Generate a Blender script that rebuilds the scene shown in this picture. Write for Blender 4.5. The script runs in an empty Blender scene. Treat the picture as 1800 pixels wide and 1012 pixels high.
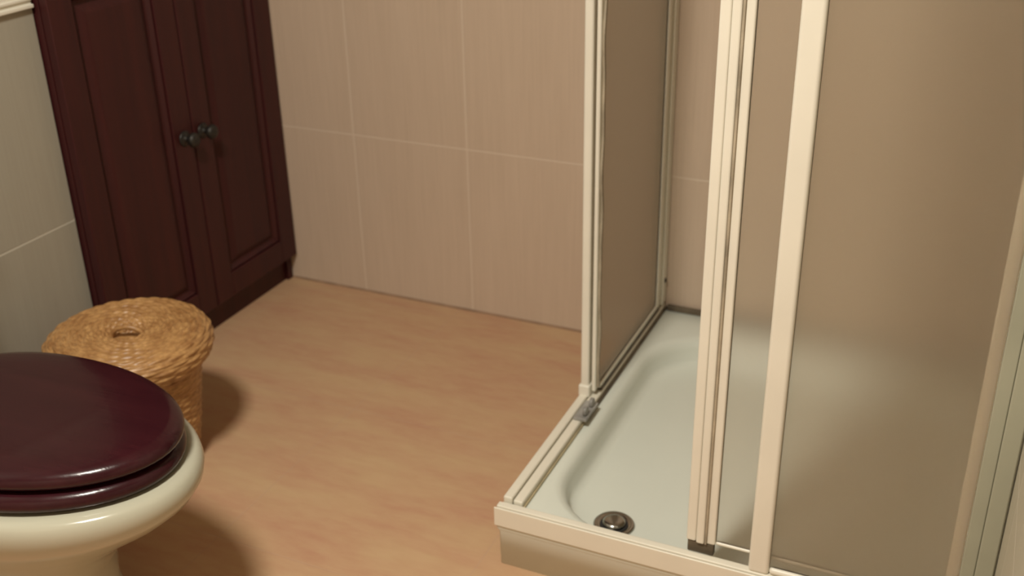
import bpy, bmesh, math, random
from mathutils import Vector, Matrix
random.seed(7)
S = bpy.context.scene
C = S.collection
PI = math.pi

# ------------------------------------------------------------------ camera
cam_d = bpy.data.cameras.new('camera')
cam_d.sensor_fit = 'HORIZONTAL'
cam_d.sensor_width = 36.0
cam_d.lens = 1950.8 / 1800 * 36.0
cam_d.clip_start = 0.02
cam_d.dof.use_dof = True
cam_d.dof.focus_distance = 1.45
cam_d.dof.aperture_fstop = 5.0
cam = bpy.data.objects.new('camera', cam_d)
C.objects.link(cam)
rt = Vector((0.91181580, 0.41021760, -0.01770522))
dn = Vector((0.16472456, -0.40496083, -0.89937342))
fw = Vector((-0.37610873, 0.81714641, -0.43682259))
m = Matrix.Identity(4)
for i in range(3):
    m[i][0] = rt[i]; m[i][1] = -dn[i]; m[i][2] = -fw[i]
m[2][3] = 1.2 * 1.125
cam.matrix_world = m
S.camera = cam

# ------------------------------------------------------------------ world, exposure
w = bpy.data.worlds.new('world'); S.world = w
w.use_nodes = True
w.node_tree.nodes['Background'].inputs[0].default_value = (0.9, 0.8, 0.68, 1)
w.node_tree.nodes['Background'].inputs[1].default_value = 0.02
S.view_settings.view_transform = 'Standard'
S.view_settings.look = 'None'
S.view_settings.gamma = 1.0
S.view_settings.exposure = 0.0
S.view_settings.use_curve_mapping = False
LAMP_POWER = 55.0
LAMP_XY = (-0.64, 0.20)
LAMP_COL = (1.0, 0.95, 0.84)

K = 1.125            # everything below is laid out for an eye height of 1.2 and brought to real size at the end
# room numbers
XL, XR, YB, YF, ZC = -1.588, 1.15, 2.096, -1.0, 2.28
XP = 0.092          # inner face of the partition that closes the shower
CY0, CY1 = 1.452, 2.096   # cabinet

# ------------------------------------------------------------------ helpers
def link(name, bm, mats, parent=None, smooth=False, bevel=0.0, seg=2, angle=35):
    bmesh.ops.recalc_face_normals(bm, faces=bm.faces)
    me = bpy.data.meshes.new(name)
    bm.to_mesh(me); bm.free()
    if not isinstance(mats, (list, tuple)): mats = [mats]
    for x in mats: me.materials.append(x)
    if smooth:
        for p in me.polygons: p.use_smooth = True
    o = bpy.data.objects.new(name, me)
    C.objects.link(o)
    if parent is not None:
        o.parent = parent
        p = parent; off = Vector((0, 0, 0))
        while p is not None:
            off += p.location; p = p.parent
        o.location = -off
    if bevel > 0:
        b = o.modifiers.new('bevel', 'BEVEL')
        b.width = bevel; b.segments = seg; b.limit_method = 'ANGLE'
        b.angle_limit = math.radians(angle)
        for p in me.polygons: p.use_smooth = True
        wn = o.modifiers.new('wn', 'WEIGHTED_NORMAL'); wn.keep_sharp = True
    return o

def box(bm, x0, x1, y0, y1, z0, z1, mi=0):
    v = [bm.verts.new((x, y, z)) for x in (x0, x1) for y in (y0, y1) for z in (z0, z1)]
    for f in ((0, 1, 3, 2), (4, 6, 7, 5), (0, 4, 5, 1), (2, 3, 7, 6), (0, 2, 6, 4), (1, 5, 7, 3)):
        fc = bm.faces.new([v[i] for i in f]); fc.material_index = mi

def rings(bm, rs, cap0=True, cap1=True, mi=0):
    """rs: list of rings (lists of points, same count) joined in order"""
    vs = [[bm.verts.new(p) for p in r] for r in rs]
    n = len(vs[0])
    for a, b in zip(vs[:-1], vs[1:]):
        for i in range(n):
            f = bm.faces.new((a[i], a[(i + 1) % n], b[(i + 1) % n], b[i])); f.material_index = mi
    if cap0: bm.faces.new(vs[0]).material_index = mi
    if cap1: bm.faces.new(vs[-1]).material_index = mi
    return vs

def circ(cx, cy, z, r, n=48):
    return [(cx + r * math.cos(2 * PI * i / n), cy + r * math.sin(2 * PI * i / n), z) for i in range(n)]

def lathe(bm, prof, cx, cy, n=48, mi=0, cap0=True, cap1=True):
    rings(bm, [circ(cx, cy, z, r, n) for r, z in prof], cap0, cap1, mi)

def lathe_axis(bm, prof, org, axis, n=24):
    """profile (r, d) around an axis starting at org"""
    a = Vector(axis).normalized()
    u = a.orthogonal().normalized(); v = a.cross(u)
    rings(bm, [[tuple(Vector(org) + a * d + (u * math.cos(2 * PI * i / n) + v * math.sin(2 * PI * i / n)) * r)
                for i in range(n)] for r, d in prof])

def tube(bm, pts, r, n=10):
    pts = [Vector(p) for p in pts]
    rs = []
    for i, p in enumerate(pts):
        t = (pts[min(i + 1, len(pts) - 1)] - pts[max(i - 1, 0)]).normalized()
        u = t.orthogonal().normalized() if i == 0 else (pu - t * pu.dot(t)).normalized()
        pu = u; v = t.cross(u)
        rs.append([tuple(p + (u * math.cos(2 * PI * k / n) + v * math.sin(2 * PI * k / n)) * r) for k in range(n)])
    rings(bm, rs)

def struct(name, bm, mats, label=None, parent=None, **k):
    o = link(name, bm, mats, parent, **k)
    if parent is None: o['kind'] = 'structure'
    if label: o['label'] = label
    return o

def thing(name, label, cat, loc=(0, 0, 0)):
    o = bpy.data.objects.new(name, None); C.objects.link(o)
    o.location = loc; o.empty_display_size = 0.1
    o['label'] = label; o['category'] = cat
    return o

# ------------------------------------------------------------------ materials
def new_mat(name):
    mt = bpy.data.materials.new(name); mt.use_nodes = True
    nt = mt.node_tree
    return mt, nt, nt.nodes['Principled BSDF']

def N(nt, t, **k):
    n = nt.nodes.new(t)
    for a, b in k.items(): setattr(n, a, b)
    return n

def mth(nt, op, a, b=None, c=None):
    n = N(nt, 'ShaderNodeMath', operation=op)
    for i, x in enumerate((a, b, c)):
        if x is None: continue
        if isinstance(x, (int, float)): n.inputs[i].default_value = x
        else: nt.links.new(x, n.inputs[i])
    return n.outputs[0]

def mix(nt, f, a, b):
    n = N(nt, 'ShaderNodeMix', data_type='RGBA')
    for s, x in ((n.inputs[0], f), (n.inputs[6], a), (n.inputs[7], b)):
        if isinstance(x, (int, float)): s.default_value = x
        elif isinstance(x, tuple): s.default_value = (*x, 1)
        else: nt.links.new(x, s)
    return n.outputs[2]

def POS(nt):
    v = N(nt, 'ShaderNodeVectorMath', operation='SCALE'); v.inputs['Scale'].default_value = 1 / K
    nt.links.new(N(nt, 'ShaderNodeNewGeometry').outputs['Position'], v.inputs[0])
    return v.outputs[0]

def noise(nt, scale, vec=None, stretch=(1, 1, 1), detail=4, rough=0.55):
    if vec is None: vec = POS(nt)
    mp = N(nt, 'ShaderNodeMapping'); mp.inputs['Scale'].default_value = stretch
    nt.links.new(vec, mp.inputs['Vector'])
    n = N(nt, 'ShaderNodeTexNoise')
    n.inputs['Scale'].default_value = scale; n.inputs['Detail'].default_value = detail
    n.inputs['Roughness'].default_value = rough
    nt.links.new(mp.outputs[0], n.inputs['Vector'])
    return n.outputs['Fac']

def ramp(nt, f, a, b):
    n = N(nt, 'ShaderNodeMapRange', clamp=True)
    n.inputs['From Min'].default_value = a; n.inputs['From Max'].default_value = b
    nt.links.new(f, n.inputs['Value'])
    return n.outputs[0]

def bump(nt, h, p, strength=0.3, dist=0.002):
    b = N(nt, 'ShaderNodeBump'); b.inputs['Strength'].default_value = strength
    b.inputs['Distance'].default_value = dist
    nt.links.new(h, b.inputs['Height']); nt.links.new(b.outputs[0], p.inputs['Normal'])

def grid_line(nt, coord, origin, pitch, half):
    """1 on the joint, 0 elsewhere"""
    f = mth(nt, 'FRACT', mth(nt, 'DIVIDE', mth(nt, 'SUBTRACT', coord, origin - pitch * 0.5), pitch))
    d = mth(nt, 'MULTIPLY', mth(nt, 'ABSOLUTE', mth(nt, 'SUBTRACT', f, 0.5)), pitch)
    return mth(nt, 'SUBTRACT', 1.0, mth(nt, 'MINIMUM', 1.0, mth(nt, 'DIVIDE', d, half)))

def wall_tile(name, base, dark, grout, axis, org):
    mt, nt, p = new_mat(name)
    pos = POS(nt)
    sx = N(nt, 'ShaderNodeSeparateXYZ'); nt.links.new(pos, sx.inputs[0])
    h = sx.outputs['X'] if axis == 'x' else sx.outputs['Y']
    g = mth(nt, 'MAXIMUM', grid_line(nt, h, org, 0.293, 0.0024), grid_line(nt, sx.outputs['Z'], 0.0, 0.4025, 0.0024))
    gs = ramp(nt, g, 0.05, 0.5)
    st = (1, 0.04, 0.035) if axis == 'x' else (0.04, 1, 0.035)
    n1 = ramp(nt, noise(nt, 170, pos, st, 3), 0.3, 0.7)
    n2 = ramp(nt, noise(nt, 14, pos, (1, 1, 0.12), 5), 0.25, 0.75)
    n3 = ramp(nt, noise(nt, 2.6, pos, (1, 1, 1), 2), 0.3, 0.7)
    f = mth(nt, 'ADD', mth(nt, 'MULTIPLY', n1, 0.45), mth(nt, 'ADD', mth(nt, 'MULTIPLY', n2, 0.35), mth(nt, 'MULTIPLY', n3, 0.2)))
    c = mix(nt, gs, mix(nt, f, dark, base), grout)
    nt.links.new(c, p.inputs['Base Color'])
    p.inputs['Roughness'].default_value = 0.42
    p.inputs['Specular IOR Level'].default_value = 0.35
    bump(nt, mth(nt, 'SUBTRACT', mth(nt, 'MULTIPLY', n1, 0.08), gs), p, 0.35, 0.0012)
    return mt

M_back = wall_tile('tile_pinkish_beige', (0.64, 0.51, 0.395), (0.56, 0.44, 0.335), (0.69, 0.575, 0.46), 'x', -1.068)
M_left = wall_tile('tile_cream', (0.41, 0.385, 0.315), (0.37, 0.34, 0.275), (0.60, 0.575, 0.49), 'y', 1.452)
M_side = wall_tile('tile_cream_side', (0.56, 0.535, 0.43), (0.50, 0.475, 0.38), (0.72, 0.69, 0.60), 'y', 1.20)

def plain(name, col, rough=0.4, var=0.06, scale=9, spec=0.5, metal=0.0, coat=0.0, bmp=0.0):
    mt, nt, p = new_mat(name)
    n = noise(nt, scale)
    c2 = tuple(x * (1 - var) for x in col); c1 = tuple(min(1, x * (1 + var)) for x in col)
    nt.links.new(mix(nt, ramp(nt, n, 0.3, 0.7), c2, c1), p.inputs['Base Color'])
    p.inputs['Roughness'].default_value = rough
    p.inputs['Specular IOR Level'].default_value = spec
    p.inputs['Metallic'].default_value = metal
    p.inputs['Coat Weight'].default_value = coat
    p.inputs['Coat Roughness'].default_value = 0.08
    if bmp: bump(nt, noise(nt, 160), p, bmp, 0.001)
    return mt

M_frame = plain('cream_lacquered_aluminium', (0.80, 0.77, 0.67), 0.32, 0.03)
M_rail = plain('cream_rail', (0.78, 0.74, 0.63), 0.35, 0.05, 5)
M_tray = plain('white_acrylic', (0.72, 0.755, 0.68), 0.22, 0.02, 4)
M_porc = plain('glazed_cream_porcelain', (0.46, 0.445, 0.35), 0.15, 0.03, 4)
M_chrome = plain('dull_chrome', (0.42, 0.41, 0.38), 0.22, 0.1, 30, metal=1.0)
M_brass = plain('dark_aged_metal', (0.035, 0.032, 0.028), 0.45, 0.3, 60, metal=0.5)
M_profile_shade = plain('shaded_profile_tone', (0.36, 0.365, 0.28), 0.5, 0.08, 6)  # shade on the right wall profile, put into a darker greenish colour
M_grime = plain('mouldy_silicone', (0.11, 0.085, 0.055), 0.6, 0.45, 26)
M_silic = plain('yellowed_silicone', (0.50, 0.42, 0.26), 0.5, 0.2, 20)
M_rubber = plain('dark_rubber_seal', (0.36, 0.31, 0.23), 0.6, 0.35, 18)
M_ceil = plain('ceiling_paint', (0.80, 0.78, 0.72), 0.9, 0.02)
M_dark = plain('drain_dark', (0.02, 0.02, 0.02), 0.6, 0.1)
M_plastic = plain('grey_plastic', (0.30, 0.29, 0.27), 0.4, 0.3, 40)
M_inner = plain('cabinet_inside', (0.10, 0.05, 0.03), 0.8, 0.1)

def floor_mat():
    mt, nt, p = new_mat('salmon_floor_tile')
    pos = POS(nt)
    sx = N(nt, 'ShaderNodeSeparateXYZ'); nt.links.new(pos, sx.inputs[0])
    g = mth(nt, 'MAXIMUM', grid_line(nt, sx.outputs['X'], -1.10, 0.44, 0.0022), grid_line(nt, sx.outputs['Y'], 2.05, 0.44, 0.0022))
    gs = ramp(nt, g, 0.05, 0.6)
    a = ramp(nt, noise(nt, 7, pos, (0.55, 1.9, 1), 6, 0.6), 0.32, 0.68)
    b = ramp(nt, noise(nt, 38, pos, (0.5, 1.5, 1), 4), 0.35, 0.65)
    c = mix(nt, a, (0.50, 0.275, 0.172), (0.555, 0.375, 0.215))
    c = mix(nt, mth(nt, 'MULTIPLY', b, 0.35), c, (0.59, 0.40, 0.24))
    c = mix(nt, mth(nt, 'MULTIPLY', gs, 0.35), c, (0.50, 0.33, 0.23))
    nt.links.new(c, p.inputs['Base Color'])
    p.inputs['Roughness'].default_value = 0.5
    p.inputs['Specular IOR Level'].default_value = 0.24
    bump(nt, mth(nt, 'SUBTRACT', mth(nt, 'MULTIPLY', b, 0.1), gs), p, 0.25, 0.001)
    return mt
M_floor = floor_mat()

def wood(name, c1, c2, rough, scale=26, vert=True, coat=0.0):
    mt, nt, p = new_mat(name)
    tc = N(nt, 'ShaderNodeTexCoord').outputs['Object']
    st = (1, 1, 0.045) if vert else (0.09, 1, 1)
    a = ramp(nt, noise(nt, scale, tc, st, 5, 0.6), 0.3, 0.7)
    b = ramp(nt, noise(nt, scale * 5, tc, st, 3, 0.6), 0.35, 0.7)
    c = mix(nt, a, c1, c2)
    c = mix(nt, mth(nt, 'MULTIPLY', b, 0.3), c, tuple(x * 0.6 for x in c1))
    nt.links.new(c, p.inputs['Base Color'])
    p.inputs['Roughness'].default_value = rough
    p.inputs['Specular IOR Level'].default_value = 0.4
    p.inputs['Coat Weight'].default_value = coat
    p.inputs['Coat Roughness'].default_value = 0.05
    bump(nt, b, p, 0.08, 0.001)
    return mt
M_cherry = wood('dark_cherry_wood', (0.038, 0.0065, 0.0075), (0.060, 0.010, 0.010), 0.5)
M_seat = wood('glossy_mahogany_seat', (0.028, 0.0050, 0.008), (0.038, 0.0075, 0.0105), 0.22, 30, False, 0.1)
M_seat.node_tree.nodes['Principled BSDF'].inputs['Specular IOR Level'].default_value = 0.3

def wicker():
    mt, nt, p = new_mat('golden_wicker')
    tc = N(nt, 'ShaderNodeTexCoord').outputs['Object']
    a = ramp(nt, noise(nt, 34, tc, (1, 1, 3.5), 4), 0.3, 0.7)
    b = ramp(nt, noise(nt, 120, tc, (1, 1, 2), 3), 0.35, 0.7)
    at = N(nt, 'ShaderNodeAttribute'); at.attribute_name = 'weave'
    c = mix(nt, a, (0.33, 0.16, 0.055), (0.60, 0.35, 0.14))
    c = mix(nt, mth(nt, 'MULTIPLY', b, 0.45), c, (0.19, 0.08, 0.03))
    nt.links.new(c, p.inputs['Base Color'])
    p.inputs['Roughness'].default_value = 0.38
    p.inputs['Specular IOR Level'].default_value = 0.5
    return mt
M_wicker = wicker()

def frosted():
    mt, nt, p = new_mat('frosted_acrylic')
    out = nt.nodes['Material Output']
    nt.nodes.remove(p)
    rf = N(nt, 'ShaderNodeBsdfRefraction'); rf.inputs['Color'].default_value = (0.995, 0.985, 0.965, 1)
    rf.inputs['Roughness'].default_value = 0.56; rf.inputs['IOR'].default_value = 1.06
    tl = N(nt, 'ShaderNodeBsdfTranslucent'); tl.inputs['Color'].default_value = (0.96, 0.93, 0.86, 1)
    df = N(nt, 'ShaderNodeBsdfDiffuse'); df.inputs['Color'].default_value = (0.66, 0.62, 0.52, 1)
    gl = N(nt, 'ShaderNodeBsdfGlossy'); gl.inputs['Roughness'].default_value = 0.35
    gl.inputs['Color'].default_value = (0.9, 0.9, 0.9, 1)
    m1 = N(nt, 'ShaderNodeMixShader'); m1.inputs[0].default_value = 0.40
    nt.links.new(tl.outputs[0], m1.inputs[1]); nt.links.new(df.outputs[0], m1.inputs[2])
    m2 = N(nt, 'ShaderNodeMixShader'); m2.inputs[0].default_value = 0.84
    nt.links.new(m1.outputs[0], m2.inputs[1]); nt.links.new(rf.outputs[0], m2.inputs[2])
    m3 = N(nt, 'ShaderNodeMixShader'); m3.inputs[0].default_value = 0.02
    nt.links.new(m2.outputs[0], m3.inputs[1]); nt.links.new(gl.outputs[0], m3.inputs[2])
    nt.links.new(m3.outputs[0], out.inputs[0])
    return mt
M_pane = frosted()

# ------------------------------------------------------------------ the room
bm = bmesh.new(); box(bm, XL - 0.45, XR + 0.1, YF - 0.1, YB + 0.1, -0.1, 0)
struct('floor', bm, M_floor)
bm = bmesh.new(); box(bm, XL - 0.45, XR + 0.1, YF - 0.1, YB + 0.1, ZC, ZC + 0.1)
struct('ceiling', bm, M_ceil)
bm = bmesh.new(); box(bm, XL - 0.45, XR + 0.1, YB, YB + 0.1, 0, ZC)
struct('wall_back', bm, M_back)
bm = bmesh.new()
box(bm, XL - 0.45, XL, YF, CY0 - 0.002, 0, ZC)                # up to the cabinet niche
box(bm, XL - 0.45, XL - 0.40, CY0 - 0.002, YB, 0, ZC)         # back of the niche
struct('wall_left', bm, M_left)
bm = bmesh.new(); box(bm, XR, XR + 0.1, YF, YB, 0, ZC)
struct('wall_right', bm, M_side)
bm = bmesh.new(); box(bm, XL - 0.45, XR + 0.1, YF - 0.1, YF, 0, ZC)
struct('wall_front', bm, M_back)
bm = bmesh.new(); box(bm, XP, XP + 0.10, 0.84, YB, 0, ZC)
struct('wall_partition', bm, M_side)

# raised listel band on the left wall, two ridges
bm = bmesh.new()
def listel(bm, y0, y1, x, z):
    box(bm, x, x + 0.004, y0, y1, z, z + 0.05)
    for zz, h, d in ((z, 0.007, 0.009), (z + 0.013, 0.006, 0.0075), (z + 0.037, 0.006, 0.0075), (z + 0.045, 0.007, 0.009)):
        box(bm, x, x + d, y0, y1, zz, zz + h)
listel(bm, YF, CY0 - 0.004, XL, 0.806)
struct('trim_1', bm, M_frame, bevel=0.0015)

# thin shadowed joint between floor and back wall: a slim skirting bead of grout
bm = bmesh.new(); box(bm, XL, -0.64, YB - 0.004, YB, 0, 0.004)
struct('baseboard_back', bm, plain('floor_joint', (0.36, 0.24, 0.16), 0.8, 0.2, 20))

# ------------------------------------------------------------------ tall cherry cabinet in the left wall
cab = thing('cabinet', 'tall dark cherry wood cabinet built into the left wall, with paired panelled doors', 'cabinet', (XL, (CY0 + CY1) / 2, 0))
CF = XL + 0.012       # front of the carcass
DF = XL + 0.032       # front of the doors
bm = bmesh.new()
y0, y1 = CY0 + 0.002, CY1 - 0.003
box(bm, XL - 0.39, CF, y0, y0 + 0.018, 0.0, 2.25)
box(bm, XL - 0.39, CF, y1 - 0.018, y1, 0.0, 2.25)
box(bm, XL - 0.39, CF, y0 + 0.018, y1 - 0.018, 2.23, 2.25)
box(bm, XL - 0.39, CF, y0 + 0.018, y1 - 0.018, 0.86, 0.885)
box(bm, XL - 0.39, CF, y0 + 0.018, y1 - 0.018, 0.066, 0.084)
box(bm, XL - 0.39, XL - 0.382, y0 + 0.018, y1 - 0.018, 0.084, 2.23)
link('carcass', bm, M_cherry, cab, bevel=0.001)
bm = bmesh.new(); box(bm, XL - 0.01, XL + 0.003, y0 + 0.018, y1 - 0.018, 0, 0.066)
link('plinth', bm, M_cherry, cab, bevel=0.001)

def cab_door(ya, yb, za, zb):
    """framed door with a raised and fielded panel"""
    xb, xf, st = CF + 0.001, DF, 0.058
    bm = bmesh.new()
    box(bm, xb, xf, ya, ya + st, za, zb); box(bm, xb, xf, yb - st, yb, za, zb)
    box(bm, xb, xf, ya + st, yb - st, za, za + st); box(bm, xb, xf, ya + st, yb - st, zb - st, zb)
    d = link('door', bm, M_cherry, cab, bevel=0.0025, seg=3)
    # panel, sloping moulding around it
    bm = bmesh.new()
    def rr(o, x): return [(x, ya + st + o, za + st + o), (x, yb - st - o, za + st + o), (x, yb - st - o, zb - st - o), (x, ya + st + o, zb - st - o)]
    rings(bm, [rr(-0.004, xb), rr(-0.004, xb + 0.006), rr(0.004, xf - 0.004), rr(0.010, xf - 0.011), rr(0.014, xf - 0.013),
               rr(0.030, xf - 0.006), rr(0.034, xf - 0.005)])
    link('panel', bm, M_cherry, d)
    return d
ym = (y0 + y1) / 2 + 0.006
for za, zb in ((0.068, 0.868), (0.876, 2.24)):
    for ya, yb, ky in ((y0 + 0.001, ym - 0.0018, ym - 0.030), (ym + 0.0018, y1 - 0.001, ym + 0.030)):
        d = cab_door(ya, yb, za, zb)
        kz = 0.476 if za < 0.5 else 1.10
        bm = bmesh.new()
        lathe_axis(bm, [(0.016, 0), (0.017, 0.002), (0.013, 0.004), (0.006, 0.006), (0.0055, 0.014), (0.009, 0.017),
                        (0.0145, 0.021), (0.016, 0.026), (0.014, 0.031), (0.008, 0.034), (0.002, 0.035)], (DF, ky, kz), (1, 0, 0))
        link('knob', bm, M_brass, d, smooth=True)['label'] = 'small dark round metal knob'

# ------------------------------------------------------------------ toilet
TY = 0.892; TX = -1.17
toi = thing('toilet', 'cream porcelain toilet with closed glossy dark red-brown wooden lid and seat', 'toilet', (TX, TY, 0))
def egg(cx, cy, z, af, ab, wd, n=72, p=2.0, pb=2.0):
    out = []
    for i in range(n):
        t = 2 * PI * i / n; c, s = math.cos(t), math.sin(t)
        e = p if c >= 0 else pb
        x = (af if c >= 0 else ab) * math.copysign(abs(c) ** (2 / e), c)
        y = wd * math.copysign(abs(s) ** (2 / e), s)
        out.append((cx + x, cy + y, z))
    return out
bm = bmesh.new()
prof = [  # z, front, back, half-width
    (0.000, 0.115, 0.27, 0.108), (0.016, 0.118, 0.27, 0.110), (0.028, 0.106, 0.26, 0.101), (0.09, 0.092, 0.25, 0.092),
    (0.15, 0.100, 0.25, 0.095), (0.20, 0.135, 0.24, 0.112), (0.243, 0.190, 0.24, 0.138), (0.275, 0.236, 0.24, 0.160),
    (0.298, 0.262, 0.24, 0.174), (0.315, 0.273, 0.24, 0.180), (0.328, 0.276, 0.24, 0.181), (0.340, 0.273, 0.24, 0.179), (0.3465, 0.266, 0.235, 0.173),
    (0.348, 0.250, 0.225, 0.160), (0.346, 0.205, 0.18, 0.118), (0.335, 0.195, 0.17, 0.108), (0.29, 0.16, 0.14, 0.09), (0.23, 0.10, 0.10, 0.05), (0.205, 0.04, 0.05, 0.03)]
rings(bm, [egg(TX, TY, z, a, b, w_, pb=3.0) for z, a, b, w_ in prof])
bowl = link('bowl', bm, M_porc, toi, smooth=True)
# deck behind the seat + cistern
bm = bmesh.new(); box(bm, XL + 0.02, TX - 0.19, TY - 0.175, TY + 0.18, 0.26, 0.350)
link('deck', bm, M_porc, toi, bevel=0.03, seg=5)
bm = bmesh.new(); box(bm, XL + 0.018, XL + 0.165, TY - 0.19, TY + 0.19, 0.348, 0.68)
cis = link('cistern', bm, M_porc, toi, bevel=0.03, seg=5)
bm = bmesh.new(); box(bm, XL + 0.016, XL + 0.172, TY - 0.196, TY + 0.196, 0.681, 0.71)
link('cistern_lid', bm, M_porc, cis, bevel=0.012, seg=4)
bm = bmesh.new(); lathe(bm, [(0.024, 0.710), (0.024, 0.714), (0.021, 0.716), (0.019, 0.716), (0.018, 0.720), (0.014, 0.722), (0.002, 0.722)], XL + 0.10, TY, 32)
link('flush_button', bm, M_chrome, cis, smooth=True)
# seat ring
bm = bmesh.new()
SX = TX + 0.004
def pz(k, z, n=72): return egg(SX, TY, z - 0.038, 0.252 - k, 0.200 - k, 0.158 - k, n, pb=2.4)
sr = []
for k, z in ((0.006, 0.389), (0.0, 0.394), (-0.001, 0.400), (0.002, 0.407), (0.008, 0.412), (0.018, 0.414), (0.050, 0.413), (0.066, 0.409), (0.072, 0.401), (0.070, 0.392), (0.066, 0.389)):
    sr.append(pz(k, z))
vs = rings(bm, sr, False, False)
n = len(vs[0])
for i in range(n): bm.faces.new((vs[-1][i], vs[-1][(i + 1) % n], vs[0][(i + 1) % n], vs[0][i]))
link('seat', bm, M_seat, toi, smooth=True)
# lid, slightly domed
bm = bmesh.new()
def lz(k, z): return egg(SX - 0.003, TY + 0.004, z - 0.040, 0.256 - k, 0.196 - k, 0.154 - k, 72, pb=2.4)
rings(bm, [lz(0.016, 0.4195), lz(0.006, 0.4200), lz(0.001, 0.4235), lz(0.0, 0.429), lz(0.003, 0.4355), lz(0.009, 0.4405), lz(0.02, 0.4435), lz(0.05, 0.4450), lz(0.10, 0.4455), lz(0.14, 0.4457)])
link('lid', bm, M_seat, toi, smooth=True)
for yy in (-0.075, 0.075):
    bm = bmesh.new()
    lathe(bm, [(0.013, 0.348), (0.013, 0.354), (0.009, 0.357), (0.009, 0.39), (0.012, 0.396), (0.012, 0.406), (0.008, 0.41)], SX - 0.214, TY + yy, 20)
    link('hinge', bm, M_chrome, toi, smooth=True)

# ------------------------------------------------------------------ wicker basket
BX, BY = -1.362, 1.308
bas = thing('wicker_basket', 'round golden-brown woven wicker basket with a lid, beside the toilet in front of the cabinet', 'basket', (BX, BY, 0))
NS = 180
def weave(prof, pitch, stakes, amp):
    """prof: (r,z) polyline resampled so each woven strand gets four rings"""
    L = [0]
    for a, b in zip(prof[:-1], prof[1:]): L.append(L[-1] + math.dist(a, b))
    rows = max(2, round(L[-1] / pitch)); K = 5
    out = []
    for q in range(rows * K + 1):
        s = L[-1] * q / (rows * K)
        j = max(i for i in range(len(L)) if L[i] <= s + 1e-9); j = min(j, len(prof) - 2)
        t = (s - L[j]) / (L[j + 1] - L[j])
        (ra, za), (rb, zb) = prof[j], prof[j + 1]
        r, z = ra + (rb - ra) * t, za + (zb - za) * t
        nx, nz = (zb - za), -(rb - ra); l = math.hypot(nx, nz); nx /= l; nz /= l
        row = q // K; ph = (q % K) / K
        ring = []
        for i in range(NS):
            th = 2 * PI * i / NS
            side = math.cos(th * stakes / 2 + PI * (row % 2))
            d = amp * (math.sin(PI * ph) * (0.55 + 0.75 * side)) + 0.0006 * math.sin(th * 7 + row * 1.7)
            rr_ = r + nx * d
            ring.append((BX + rr_ * math.cos(th), BY + rr_ * math.sin(th), z + nz * d))
        out.append(ring)
    return out
bm = bmesh.new()
rings(bm, weave([(0.088, 0.002), (0.093, 0.03), (0.103, 0.09), (0.113, 0.16), (0.120, 0.212)], 0.0066, 30, 0.0022)
      + [circ(BX, BY, 0.214, 0.113, NS), circ(BX, BY, 0.10, 0.095, NS), circ(BX, BY, 0.012, 0.083, NS)])
link('basket_body', bm, M_wicker, bas, smooth=True)
bm = bmesh.new()
rings(bm, [circ(BX, BY, 0.219, 0.108, NS), circ(BX, BY, 0.2165, 0.122, NS)]
      + weave([(0.126, 0.216), (0.137, 0.224), (0.1445, 0.236), (0.147, 0.249), (0.1445, 0.262), (0.137, 0.272), (0.124, 0.279), (0.104, 0.282), (0.08, 0.282), (0.055, 0.281), (0.040, 0.279), (0.031, 0.273), (0.026, 0.262)], 0.0066, 30, 0.0024)
      + [circ(BX, BY, 0.260, 0.012, NS)])
ld = link('basket_lid', bm, M_wicker, bas, smooth=True)
# twisted lid handle in the hollow
bm = bmesh.new()
tube(bm, [(BX + 0.030 * math.cos(a) * 0.9, BY + 0.030 * math.cos(a) * 0.42, 0.262 + 0.022 * math.sin(a)) for a in [PI * k / 14 for k in range(15)]], 0.0045)
link('handle', bm, M_wicker, ld, smooth=True)

# ------------------------------------------------------------------ shower tray
TX0, TX1, TY0, TY1 = -0.632, XP - 0.002, 1.294, YB - 0.002
tr = thing('shower_tray', 'white acrylic shower tray with a sunken basin in the right corner', 'shower tray', ((TX0 + TX1) / 2, (TY0 + TY1) / 2, 0))
def rrect(x0, x1, y0, y1, r, z, k=10):
    out = []
    for cx, cy, a0 in ((x1 - r, y1 - r, 0), (x0 + r, y1 - r, PI / 2), (x0 + r, y0 + r, PI), (x1 - r, y0 + r, 1.5 * PI)):
        for i in range(k):
            a = a0 + PI / 2 * i / (k - 1)
            out.append((cx + r * math.cos(a), cy + r * math.sin(a), z))
    return out
ix0, ix1, iy0, iy1 = TX0 + 0.058, TX1 - 0.045, TY0 + 0.030, TY1 - 0.100
def lerp_tray(o, z, r=0.004): return rrect(TX0 + o, TX1 - o, TY0 + o, TY1 - o, r, z)
bm = bmesh.new()
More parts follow.
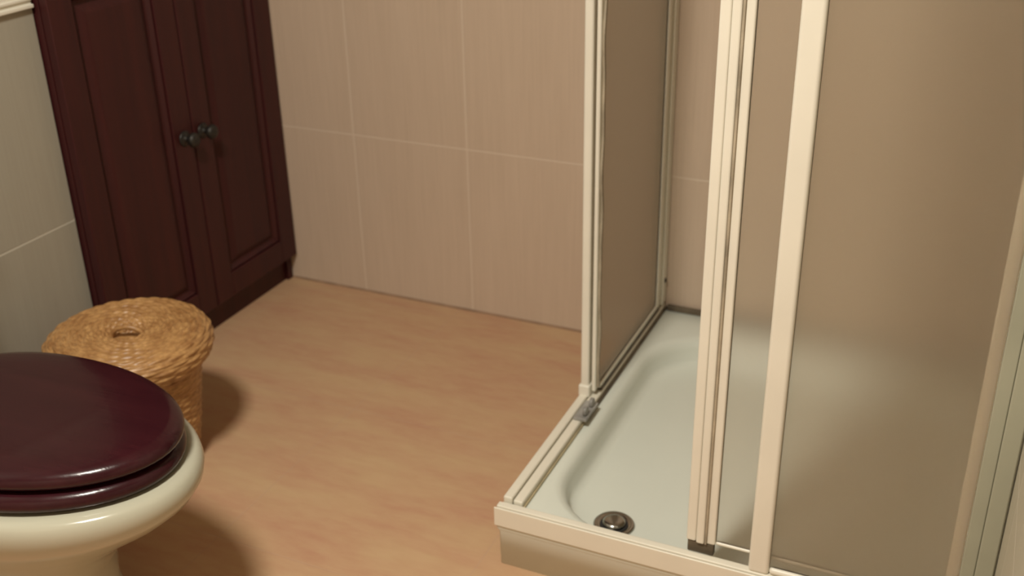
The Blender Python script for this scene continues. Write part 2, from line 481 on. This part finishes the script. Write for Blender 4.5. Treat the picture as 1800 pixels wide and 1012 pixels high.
rings(bm, [lerp_tray(0.004, 0.0), lerp_tray(0.003, 0.066), lerp_tray(0.001, 0.070), lerp_tray(0.0, 0.074), lerp_tray(0.0, 0.094, 0.006), lerp_tray(0.002, 0.098, 0.006), lerp_tray(0.006, 0.100, 0.008),
           rrect(ix0 - 0.010, ix1 + 0.010, iy0 - 0.006, iy1 + 0.010, 0.13, 0.0995),
           rrect(ix0 - 0.002, ix1 + 0.002, iy0 - 0.002, iy1 + 0.002, 0.13, 0.0975),
           rrect(ix0 + 0.005, ix1 - 0.005, iy0 + 0.003, iy1 - 0.005, 0.13, 0.091),
           rrect(ix0 + 0.008, ix1 - 0.008, iy0 + 0.006, iy1 - 0.009, 0.128, 0.080),
           rrect(ix0 + 0.011, ix1 - 0.011, iy0 + 0.008, iy1 - 0.013, 0.125, 0.060),
           rrect(ix0 + 0.018, ix1 - 0.018, iy0 + 0.012, iy1 - 0.020, 0.118, 0.052),
           rrect(ix0 + 0.032, ix1 - 0.032, iy0 + 0.025, iy1 - 0.034, 0.105, 0.0485),
           rrect(ix0 + 0.060, ix1 - 0.060, iy0 + 0.045, iy1 - 0.060, 0.08, 0.048),
           rrect(ix0 + 0.20, ix1 - 0.20, iy0 + 0.20, iy1 - 0.20, 0.05, 0.046)])
link('basin', bm, M_tray, tr, smooth=True)
DX, DY = -0.470, 1.404
bm = bmesh.new()
lathe(bm, [(0.033, 0.0470), (0.034, 0.0500), (0.032, 0.0520), (0.026, 0.0525), (0.0235, 0.0500), (0.022, 0.0500)], DX, DY, 48)
dr = link('drain', bm, M_chrome, tr, smooth=True); dr['label'] = 'chrome drain ring with domed cap'
bm = bmesh.new()
lathe(bm, [(0.014, 0.0510), (0.019, 0.0535), (0.019, 0.056), (0.014, 0.059), (0.007, 0.060), (0.001, 0.0603)], DX, DY, 40)
link('drain_cap', bm, M_chrome, dr, smooth=True)
bm = bmesh.new(); lathe(bm, [(0.023, 0.0501), (0.023, 0.0506)], DX, DY, 32)
link('drain_hole', bm, M_dark, dr)

# ------------------------------------------------------------------ shower enclosure
PY0 = 1.664
ZR0, ZR1, ZT = 0.1008, 0.117, 1.66
en = thing('shower_enclosure', 'corner shower enclosure of cream metal profiles and frosted panes, standing on the white shower tray', 'shower enclosure', (TX0, TY0, 0.1))
EX0 = TX0 + 0.001; EY0 = TY0 + 0.001
# bottom rails: side rail and front rail, stepped section
def rail_x(bm, x0, x1, y, z0, z1):
    box(bm, x0, x1, y, y + 0.012, z0, z1); box(bm, x0, x1, y + 0.0135, y + 0.024, z0, z1 - 0.009)
def rail_y(bm, y0, y1, x, z0, z1):
    box(bm, x, x + 0.016, y0, y1, z0, z1); box(bm, x + 0.0172, x + 0.034, y0, y1, z0, z1 - 0.0035)
bm = bmesh.new(); rail_y(bm, EY0 + 0.026, TY1, EX0, ZR0, ZR1)
link('side_bottom_rail', bm, M_rail, en, bevel=0.003, seg=4)
bm = bmesh.new(); rail_x(bm, EX0, TX1, EY0, ZR0, ZR1)
box(bm, EX0 - 0.003, TX1, EY0 - 0.0045, EY0 - 0.0012, 0.080, ZR1 - 0.002)      # apron over the tray lip
link('front_bottom_rail', bm, M_rail, en, bevel=0.003, seg=4)
# silicone along the inner side of the rails, mouldy towards the back corner
bm = bmesh.new()
box(bm, EX0 + 0.0345, EX0 + 0.0385, PY0 - 0.05, TY1 - 0.002, 0.1003, 0.106)
box(bm, EX0 + 0.04, TX1 - 0.03, TY1 - 0.012, TY1 - 0.002, 0.1003, 0.112)
sl = link('silicone_seal', bm, M_grime, en, bevel=0.0015); sl['label'] = 'dark mould-stained silicone joint'
bm = bmesh.new()
box(bm, EX0 + 0.0345, EX0 + 0.0372, EY0 + 0.026, PY0 - 0.0505, 0.1003, 0.1045)
link('silicone_seal', bm, M_silic, en, bevel=0.001)
# top rails
bm = bmesh.new(); box(bm, EX0, EX0 + 0.036, EY0, TY1, ZT, ZT + 0.04)
link('side_top_rail', bm, M_frame, en, bevel=0.003)
bm = bmesh.new(); box(bm, EX0 + 0.0365, TX1, EY0, EY0 + 0.036, ZT, ZT + 0.04)
link('front_top_rail', bm, M_frame, en, bevel=0.003)
# wall profiles
bm = bmesh.new(); box(bm, EX0 + 0.001, EX0 + 0.034, TY1 - 0.026, TY1, ZR1, ZT); box(bm, EX0 + 0.006, EX0 + 0.029, TY1 - 0.034, TY1 - 0.026, ZR1, ZT)
wp = link('wall_profile', bm, M_frame, en, bevel=0.002)
for zz in (0.172, 0.9, 1.55):
    bm = bmesh.new(); lathe_axis(bm, [(0.005, 0), (0.005, 0.0015), (0.003, 0.003), (0.0005, 0.0032)], (EX0 + 0.034, TY1 - 0.013, zz), (1, 0, 0), 12)
    link('screw', bm, M_brass, wp, smooth=True)
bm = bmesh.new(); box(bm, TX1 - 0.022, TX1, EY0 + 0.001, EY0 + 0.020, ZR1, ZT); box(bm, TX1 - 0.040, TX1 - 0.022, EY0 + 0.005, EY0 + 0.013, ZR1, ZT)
wr = link('wall_profile', bm, M_profile_shade, en, bevel=0.002); wr['label'] = 'profile against the partition wall, its shade painted in a darker greenish tone'

# side fixed panel (behind it the opened side door)
bm = bmesh.new()
box(bm, EX0 + 0.001, EX0 + 0.017, PY0, PY0 + 0.026, ZR1 - 0.001, ZT)
box(bm, EX0 + 0.003, EX0 + 0.015, PY0 + 0.026, PY0 + 0.034, ZR1 - 0.001, ZT)
sf = link('side_fixed_frame', bm, M_frame, en, bevel=0.004, seg=4)
bm = bmesh.new(); box(bm, EX0 + 0.007, EX0 + 0.011, PY0 + 0.034, TY1 - 0.034, ZR1, ZT)
link('pane', bm, M_pane, sf)
bm = bmesh.new(); box(bm, EX0 - 0.002, EX0 + 0.020, PY0 - 0.004, PY0 + 0.030, ZR1 - 0.004, ZR1 + 0.020)
link('foot_cap', bm, M_frame, sf, bevel=0.003)
# side sliding door
DXs = EX0 + 0.021
bm = bmesh.new()
box(bm, DXs, DXs + 0.008, PY0 + 0.004, PY0 + 0.020, 0.124, ZT - 0.01)
box(bm, DXs, DXs + 0.012, TY1 - 0.062, TY1 - 0.046, 0.124, ZT - 0.01)
box(bm, DXs, DXs + 0.012, PY0 + 0.020, TY1 - 0.062, 0.124, 0.134)
box(bm, DXs, DXs + 0.014, PY0 + 0.020, TY1 - 0.062, ZT - 0.04, ZT - 0.01)
sd = link('side_sliding_door', bm, M_frame, en, bevel=0.003, seg=3)
bm = bmesh.new(); box(bm, DXs + 0.005, DXs + 0.009, PY0 + 0.020, TY1 - 0.062, 0.134, ZT - 0.04)
link('pane', bm, M_pane, sd)
# wavy rubber sealing strip on the door's leading profile
bm = bmesh.new()
rs = []
for k in range(181):
    z = 0.13 + (ZT - 0.16) * k / 180
    wv = 0.0022 * math.sin(z * 31) + 0.0016 * math.sin(z * 53 + 1)
    xa = DXs + 0.008; ya = PY0 + 0.012 + wv
    rs.append([(xa, ya, z), (xa + 0.004, ya, z), (xa + 0.004, ya + 0.006, z), (xa, ya + 0.006, z)])
rings(bm, rs)
link('rubber_seal', bm, M_rubber, sd, smooth=False)
# grimy lower track edge under the door
bm = bmesh.new(); box(bm, DXs, DXs + 0.012, PY0 + 0.03, TY1 - 0.045, 0.1140, 0.1235)
link('guide_strip', bm, M_grime, sd, bevel=0.001)
# roller guide on the rail in front of the opened door
bm = bmesh.new()
box(bm, DXs - 0.001, DXs + 0.024, PY0 - 0.085, PY0 - 0.022, 0.1140, 0.120)
lathe_axis(bm, [(0.004, 0), (0.009, 0.001), (0.009, 0.007), (0.004, 0.008)], (DXs + 0.013, PY0 - 0.070, 0.128), (1, 0, 0), 20)
lathe_axis(bm, [(0.004, 0), (0.009, 0.001), (0.009, 0.007), (0.004, 0.008)], (DXs + 0.013, PY0 - 0.038, 0.128), (1, 0, 0), 20)
rl = link('roller_guide', bm, M_plastic, en, bevel=0.001); rl['label'] = 'dark grey roller guide on the side rail'

# front fixed panel
FX0 = -0.228
bm = bmesh.new()
box(bm, FX0, FX0 + 0.030, EY0 + 0.001, EY0 + 0.017, ZR1 - 0.001, ZT)
box(bm, FX0 + 0.030, TX1 - 0.042, EY0 + 0.002, EY0 + 0.016, ZR1 + 0.0005, ZR1 + 0.012)
ff = link('front_fixed_frame', bm, M_frame, en, bevel=0.0055, seg=4)
bm = bmesh.new(); box(bm, FX0 + 0.030, TX1 - 0.042, EY0 + 0.007, EY0 + 0.011, ZR1 + 0.012, ZT)
link('pane', bm, M_pane, ff)
# front sliding door, pushed open behind the fixed panel
DYf = EY0 + 0.020
bm = bmesh.new()
box(bm, -0.326, -0.311, DYf - 0.001, DYf + 0.018, 0.130, ZT - 0.01)
box(bm, -0.3105, -0.298, DYf - 0.004, DYf + 0.014, 0.130, ZT - 0.01)
box(bm, -0.2975, -0.282, DYf, DYf + 0.013, 0.130, ZT - 0.01)
box(bm, 0.034, 0.056, DYf, DYf + 0.012, 0.130, ZT - 0.01)
box(bm, -0.282, 0.034, DYf, DYf + 0.012, ZT - 0.04, ZT - 0.01)
box(bm, -0.282, 0.034, DYf + 0.002, DYf + 0.010, 0.130, 0.136)
fd = link('front_sliding_door', bm, M_frame, en, bevel=0.003, seg=3)
bm = bmesh.new(); box(bm, -0.282, 0.034, DYf + 0.004, DYf + 0.008, 0.136, ZT - 0.04)
link('pane', bm, M_pane, fd)
bm = bmesh.new(); box(bm, -0.324, -0.284, DYf + 0.001, DYf + 0.012, 0.1090, 0.130)
link('guide_block', bm, M_grime, fd, bevel=0.002)
bm = bmesh.new(); box(bm, -0.2975, -0.2945, DYf - 0.003, DYf - 0.0005, 0.131, ZT - 0.012)
link('rubber_seal', bm, M_rubber, fd)

# ------------------------------------------------------------------ ceiling lamp: the room's light
lx, ly = LAMP_XY
lamp = thing('ceiling_lamp', 'round opal glass lamp on the bathroom ceiling above the toilet', 'lamp', (lx, ly, ZC))
bm = bmesh.new(); lathe(bm, [(0.15, ZC - 0.001), (0.155, ZC - 0.012), (0.155, ZC - 0.026), (0.14, ZC - 0.03)], lx, ly, 48)
link('lamp_base', bm, M_frame, lamp, smooth=True)
mt, nt, p = new_mat('opal_glass_lit')
p.inputs['Base Color'].default_value = (0.9, 0.85, 0.75, 1)
p.inputs['Emission Color'].default_value = (*LAMP_COL, 1)
p.inputs['Emission Strength'].default_value = 6.0
bm = bmesh.new(); lathe(bm, [(0.138, ZC - 0.031), (0.135, ZC - 0.05), (0.115, ZC - 0.072), (0.08, ZC - 0.088), (0.04, ZC - 0.096), (0.005, ZC - 0.098)], lx, ly, 48)
link('lamp_shade', bm, mt, lamp, smooth=True)
ld_ = bpy.data.lights.new('lamp_light', 'AREA')
ld_.shape = 'DISK'; ld_.size = 0.32; ld_.energy = LAMP_POWER; ld_.color = LAMP_COL
lo = bpy.data.objects.new('lamp_light', ld_); C.objects.link(lo)
lo.parent = lamp; lo.location = (0, 0, -0.11)
lo.name = 'lamp_light'

# ------------------------------------------------------------------ to real size
seen = set()
for o in list(C.objects):
    if o.type == 'CAMERA': continue
    o.location = o.location * K
    if o.type == 'MESH' and o.data.name not in seen:
        seen.add(o.data.name); o.data.transform(Matrix.Scale(K, 4))
    for md in o.modifiers:
        if md.type == 'BEVEL': md.width *= K
    if o.type == 'LIGHT': o.data.size *= K
# the toilet stands very slightly turned towards the basket
toi.rotation_euler = (0, 0, math.radians(3.5))
